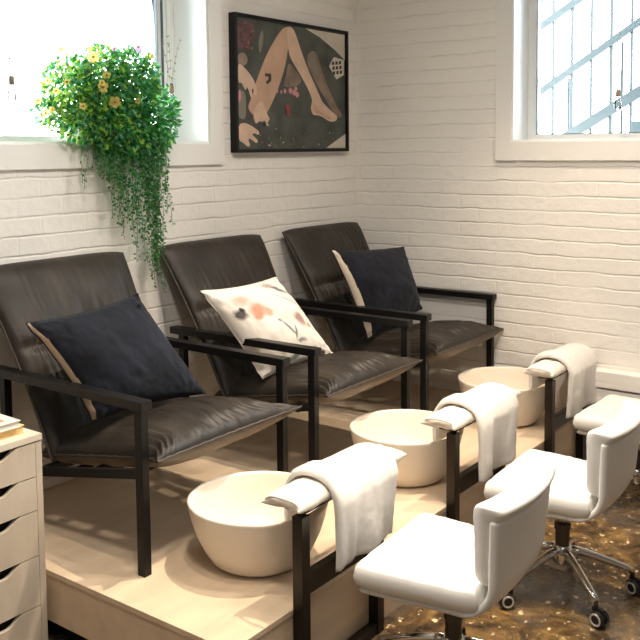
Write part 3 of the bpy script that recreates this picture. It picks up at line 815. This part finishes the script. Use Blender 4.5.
# books on top
def book(name, cx, cy, z, w, d, h, rz, cover, label, picture=False):
    root = empty(name, (cx,cy,z), rz, label=label, cat='book', group='books on the drawer cabinet')
    bm = bmesh.new(); box(bm, -w/2, w/2, -d/2, d/2, h-.003, h, bev=.0008); box(bm, -w/2, w/2, -d/2, d/2, 0, .003, bev=.0008); box(bm, -w/2, -w/2+.003, -d/2, d/2, .003, h-.003)
    link('cover', bm, cover, root)
    bm = bmesh.new(); box(bm, -w/2+.0032, w/2-.004, -d/2+.004, d/2-.004, .0032, h-.0032); link('pages', bm, M['pages'] if not picture else M['paper'], root)
    if picture:
        bm = bmesh.new(); box(bm, -w/2+.03, w/2-.035, -d/2+.03, d/2-.03, h, h+.0006); link('cover_picture', bm, M['orange'], root)
    return root
book('book', -2.785, -.440, .7003, .235, .24, .026, .02, M['pages'], 'golden yellow book lying flat under the white one')
book('book', -2.800, -.435, .7265, .235, .265, .022, -.03, M['paper'], 'white book with rust coloured cover picture, topmost on the cabinet', True)

# ------------------------------------------------------------------ trailing plant
pt = empty('trailing_plant', (-1.825,.02,WZ0+.0105), label='bushy trailing green plant with yellow and lilac flowers on the window sill', cat='plant')
O = Vector((-1.86,.02,WZ0+.0105))
bm = bmesh.new()
box(bm, -.17, .16, -.045, .055, 0, .11, bev=.01); link('planter', bm, M['terracotta'], pt)
bm = bmesh.new(); box(bm, -.16, .15, -.038, .048, .1102, .114); link('soil', bm, M['shadowgap'], pt)
LV = bmesh.new()
def leaf(bm, p, d, nrm, L, w, mi):
    d = d.normalized(); s = d.cross(nrm)
    if s.length < 1e-3: s = d.cross(Vector((1,.3,.2)))
    s.normalize(); nn = s.cross(d)
    a = p; b = p+d*L*.38+s*w*.5+nn*.1*L; c = p+d*L-nn*.12*L; e = p+d*L*.38-s*w*.5+nn*.1*L; m = p+d*L*.45
    va, vb, vc, ve, vm = [bm.verts.new(x) for x in (a,b,c,e,m)]
    for q in ((va,vb,vm),(vb,vc,vm),(vm,vc,ve),(vm,ve,va)):
        f = bm.faces.new(q); f.material_index = mi
def rv(): return Vector((rnd.gauss(0,1),rnd.gauss(0,1),rnd.gauss(0,1))).normalized()
SM = bmesh.new()
# crown: lobes of foliage, measured about the planter
lobes = [(-2.07,-.02,1.82,.12,.10,.135,1000),(-1.92,-.03,1.85,.15,.11,.155,1700),(-1.77,-.04,1.86,.13,.11,.145,1500),(-1.66,-.06,1.72,.11,.09,.15,1150),(-2.0,-.05,1.70,.15,.08,.10,850),(-1.85,-.08,1.66,.17,.08,.12,1200),(-2.16,-.02,1.72,.07,.07,.07,220)]
for cx,cy,cz,rx,ry,rz_,n in lobes:
    for k in range(n):
        r = rnd.random()**.4; v = rv()
        p = Vector((cx+v.x*rx*r, min(.17, cy+v.y*ry*r), cz+v.z*rz_*r))
        if p.z < WZ0+.02 and p.y > -.03: p.y = -.04-rnd.random()*.06
        d = (v+Vector((0,0,-.3))+rv()*.7)
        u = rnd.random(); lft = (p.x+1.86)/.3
        if u < .20-.22*lft: mi = 2  # more yellow-green leaves to the left: backlit glow put into leaf colour
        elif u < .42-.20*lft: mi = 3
        elif u < .66: mi = 0
        else: mi = 1
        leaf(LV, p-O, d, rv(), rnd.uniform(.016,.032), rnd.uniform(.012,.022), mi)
# sprigs poking out of the crown
for k in range(70):
    a = rnd.uniform(-.2,PI+.2); cx, cz = rnd.uniform(-2.08,-1.68), 1.80
    p = Vector((cx, rnd.uniform(-.08,.06), cz)); d = Vector((math.cos(a)*.9, rnd.uniform(-.35,.25), math.sin(a))).normalized()
    L = rnd.uniform(.10,.20)*(1 if d.z > 0 else .8); pts = [p+d*L*t+Vector((0,0,-.04*t*t)) for t in (0,.25,.5,.75,1)]
    tube(SM, [q-O for q in pts], .0011, 4)
    for t in range(14):
        s = .35+.65*t/13; q = p+d*L*s+Vector((0,0,-.04*s*s))
        leaf(LV, q-O, rv()+d*.4, rv(), rnd.uniform(.010,.020), rnd.uniform(.006,.012), rnd.choice([0,0,1,2,3] if p.x < -1.85 else [0,1,1,3]))  # yellow-green only in the left sprigs, same painted glow
# trailing strands (start x, end x, end z, leaf count density)
strands = []
for k in range(44):
    s = rnd.random()**.7
    x = -2.02+.42*s
    # envelope of how far strands reach, longest to the right of the middle
    reach = 1.50-.10*s-.42*max(0,math.sin((s-.15)*PI/.95))**2*rnd.uniform(.4,1)
    if s > .60: reach = rnd.uniform(1.10,1.40)
    if s > .88: reach = rnd.uniform(1.30,1.52)
    strands.append((x, x+rnd.uniform(-.01,.04), reach, 1.0))
strands += [(-2.04,-2.035,1.425,.6),(-2.03,-2.03,1.45,.5),(-1.90,-1.895,1.300,.7),(-1.87,-1.86,1.33,.8),(-1.82,-1.80,1.205,.8),(-1.80,-1.775,1.24,.9),(-1.77,-1.745,1.19,1),(-1.72,-1.665,.965,1.2),(-1.72,-1.672,.985,1.1),(-1.71,-1.66,1.02,1.2),(-1.70,-1.655,1.05,1.2),(-1.70,-1.65,1.10,1.1),(-1.69,-1.645,1.12,1.2),(-1.68,-1.655,1.10,1.2),(-1.67,-1.64,1.14,1.2),(-1.70,-1.68,1.08,1.2),(-1.66,-1.625,1.16,1),(-1.65,-1.62,1.20,1.),(-1.73,-1.69,1.15,1.),(-1.64,-1.60,1.25,1),(-1.63,-1.59,1.30,1)]
for x0_, x1_, ze, dens in strands:
    x0_ -= .03; x1_ -= .035
    yb = rnd.uniform(-.125,-.055); ph = rnd.random()*6; pts = []
    z0_ = 1.72; n = max(6, int((z0_-ze)/.02))
    for i in range(n+1):
        s = i/n; z = z0_+(ze-z0_)*s
        y = -.01+(yb+.01)*min(1,s*4) if z > 1.5 else yb
        pts.append(Vector((x0_+(x1_-x0_)*s+.010*math.sin(ph+z*17), y+.006*math.sin(ph*2+z*23), z)))
    tube(SM, [q-O for q in pts], .0010, 4)
    Lt = z0_-ze; cnt = int(Lt/.0085*dens)
    for k in range(cnt):
        s = k/cnt; q = pts[min(n, int(s*n))].lerp(pts[min(n,int(s*n)+1)], (s*n)%1)
        taper = 1-.45*s
        side = rv(); side.z *= .4; side.y -= .2; side.normalize()
        leaf(LV, q+side*.004-O, side+Vector((0,0,-.35)), Vector((0,-1,.3))+rv()*.6, rnd.uniform(.015,.025)*taper, rnd.uniform(.014,.023)*taper, rnd.choice([0,0,1,1,1,3] if dens > .9 else [0,1,1,1]))
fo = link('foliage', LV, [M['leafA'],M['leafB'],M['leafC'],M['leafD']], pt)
link('stems', SM, M['stem'], pt)
FL = [(x_-.02, z_) for x_, z_ in [(-2.04,1.938),(-2.009,1.84),(-1.974,1.873),(-1.995,1.825),(-1.938,1.769),(-2.094,1.748),(-2.119,1.842),(-2.207,1.841),(-2.17,1.805),(-2.142,1.964),(-1.747,1.964),(-2.252,1.765),(-1.811,1.995),(-1.935,1.977),(-1.829,1.777),(-2.22,1.72),(-2.19,1.735)]]
for k,(x,z) in enumerate(FL):
    big = k < 11; pur = k in (12,13)
    r = .024 if k in (0,3,4,12) else (.016 if k < 13 else .013)
    y = -.150-.02*rnd.random() if x > -2.12 and x < -1.75 else -.09
    c = Vector((x+ (.03 if False else 0), y, z)); tilt = Vector((rnd.uniform(-.4,.4)-.3,-1,rnd.uniform(-.1,.5))).normalized()
    bm = bmesh.new(); s1 = tilt.cross(Vector((0,0,1))).normalized(); s2 = s1.cross(tilt)
    cv = bm.verts.new(-tilt*.004)
    off = rnd.random()*6; np_ = 5; N_ = np_*6; ringv = []
    for i in range(N_):
        a = off+2*PI*i/N_; rr = r*(.72+.28*abs(math.sin(np_*(a-off)/2))**.6)
        ringv.append(bm.verts.new((s1*math.cos(a)+s2*math.sin(a))*rr+tilt*.004*math.sin(a*3)))
    for i in range(N_):
        f = bm.faces.new((cv, ringv[i], ringv[(i+1)%N_])); f.smooth = True
    tube(bm, [tilt*-.002, tilt*.004], r*.2, 8, mi=1)
    tube(bm, [tilt*-.003, tilt*-.03+Vector((0,.0,-.03)), tilt*-.06+Vector((0,0,-.08))], .001, 4, mi=2)
    fl = link('flower', bm, [M['purple'] if pur else M['yellow'], M['centre'], M['stem']], pt); fl.location = c-O
    if pur: fl['label'] = 'lilac flower'

# ------------------------------------------------------------------ hanging sprig vials
def vial(x, y, z, label, col):
    t = empty('hanging_vial', (x,y,z-.10), label=label, cat='vase', group='sprig vials hanging in the windows')
    bm = bmesh.new(); lathe(bm, [(0,0),(.010,.002),(.016,.012),(.0175,.03),(.012,.055),(.0085,.068),(.0085,.105),(.0095,.108),(.0075,.108),(.0072,.068),(.010,.054),(.0155,.03),(.014,.012),(0,.006)], 24); link('bottle', bm, M['glass'], t, True)
    bm = bmesh.new(); lathe(bm, [(.0090,.066),(.0112,.068),(.0112,.098),(.0090,.100)], 16); link('neck_wrap', bm, col, t, True)
    bm = bmesh.new(); tube(bm, [(0,-.012,.10),(0,-.006,.3),(0,0,WZ1-.011-(z-.10))], .0012, 5); link('cord', bm, M['string'], t)
    bm = bmesh.new()
    for k in range(3):
        a = rnd.random()*6; H_ = rnd.uniform(.22,.34); pts = [Vector((math.cos(a)*.002+math.cos(a)*.05*s*s, math.sin(a)*.03*s*s, .03+H_*s)) for s in [i/8 for i in range(9)]]
        tube(bm, pts, .0008, 4)
        for i in range(3,9):
            for q in range(2): leaf(bm, pts[i], rv(), rv(), rnd.uniform(.010,.018), rnd.uniform(.005,.009), 0)
    link('sprig', bm, M['twig'], t)
vial(-2.262,.035,1.862,'small glass vial of dried sprigs hanging in the window left of the plant',M['p_grey'])
vial(-1.434,.035,1.868,'small glass vial with brown wrapped neck hanging right of the plant',M['kraft'])
vial(.052,-1.493,1.848,'small glass vial of sprigs hanging in the side window before the stair railing',M['kraft'])

# ------------------------------------------------------------------ light
w = bpy.data.worlds.new('daylight'); scene.world = w; w.use_nodes = True
bg = w.node_tree.nodes['Background']; bg.inputs[0].default_value = (.93,.97,1,1); bg.inputs[1].default_value = 16.0
def portal(loc, rot, sx, sy):
    l = bpy.data.lights.new('window_daylight', 'AREA'); l.shape = 'RECTANGLE'; l.size = sx; l.size_y = sy; l.cycles.is_portal = True
    o = bpy.data.objects.new('window_daylight', l); COL.objects.link(o); o.location = loc; o.rotation_euler = rot
portal(((WLX0+WLX1)/2,.33,(WZ0+WZ1)/2), (R(-90),0,0), WLX1-WLX0, WZ1-WZ0)
portal((.33,(WRY0+WRY1)/2,(WZ0+WZ1)/2), (0,R(90),0), WZ1-WZ0, WRY1-WRY0)
def spot(x, y, tx, ty, e, size=150, col=(1,.83,.64), r=.03):
    l = bpy.data.lights.new('ceiling_spot_and_fill', 'SPOT'); l.energy = e; l.color = col; l.spot_size = R(size); l.spot_blend = 1.0; l.shadow_soft_size = r
    o = bpy.data.objects.new('ceiling_spot_and_fill', l); COL.objects.link(o); o.location = (x,y,2.86)
    o.rotation_euler = (Vector((tx,ty,0))-Vector((x,y,2.86))).to_track_quat('-Z','Y').to_euler()
spot(-1.62,-1.48,-1.90,-1.30,225,84); spot(-.62,-1.50,-.80,-1.40,160,84); spot(-2.75,-1.60,-2.75,-1.50,70,80)
for x_ in (-3.2,-1.9): spot(x_,-1.85,x_+.5,-1.3,94,158,(1,.90,.79),.12)  # two wide soft spots added as fill to brighten the walls
l = bpy.data.lights.new('added_room_fill','AREA'); l.shape='RECTANGLE'; l.size=2.4; l.size_y=1.6; l.energy=16; l.color=(.92,.96,1)  # unseen area light added overhead behind the camera as cool fill
o = bpy.data.objects.new('added_room_fill', l); COL.objects.link(o); o.location=(-4.6,-3.4,2.93)

# ------------------------------------------------------------------ camera
cam = bpy.data.cameras.new('camera'); co = bpy.data.objects.new('camera', cam); COL.objects.link(co)
y, p, r = R(53.2395), R(4.432), R(.535)
F = Vector((math.sin(y)*math.cos(p), math.cos(y)*math.cos(p), -math.sin(p)))
rt = F.cross(Vector((0,0,1))).normalized(); dn = F.cross(rt)
r2 = rt*math.cos(r)+dn*math.sin(r); d2 = -rt*math.sin(r)+dn*math.cos(r)
m = Matrix(((r2.x,-d2.x,-F.x,-4.294),(r2.y,-d2.y,-F.y,-2.934),(r2.z,-d2.z,-F.z,1.575),(0,0,0,1)))
co.matrix_world = m
cam.sensor_width = 36; cam.lens = 891.84/640*36; cam.shift_y = (218.31-320)/640; cam.clip_start = .05
scene.camera = co
vs = scene.view_settings; vs.view_transform = 'Standard'; vs.look = 'None'; vs.exposure = .14; vs.gamma = 1; vs.use_curve_mapping = False
scene.cycles.max_bounces = 10; scene.cycles.diffuse_bounces = 6; scene.cycles.transparent_max_bounces = 12
scene.cycles.sample_clamp_indirect = 4
scene.cycles.use_denoising = True
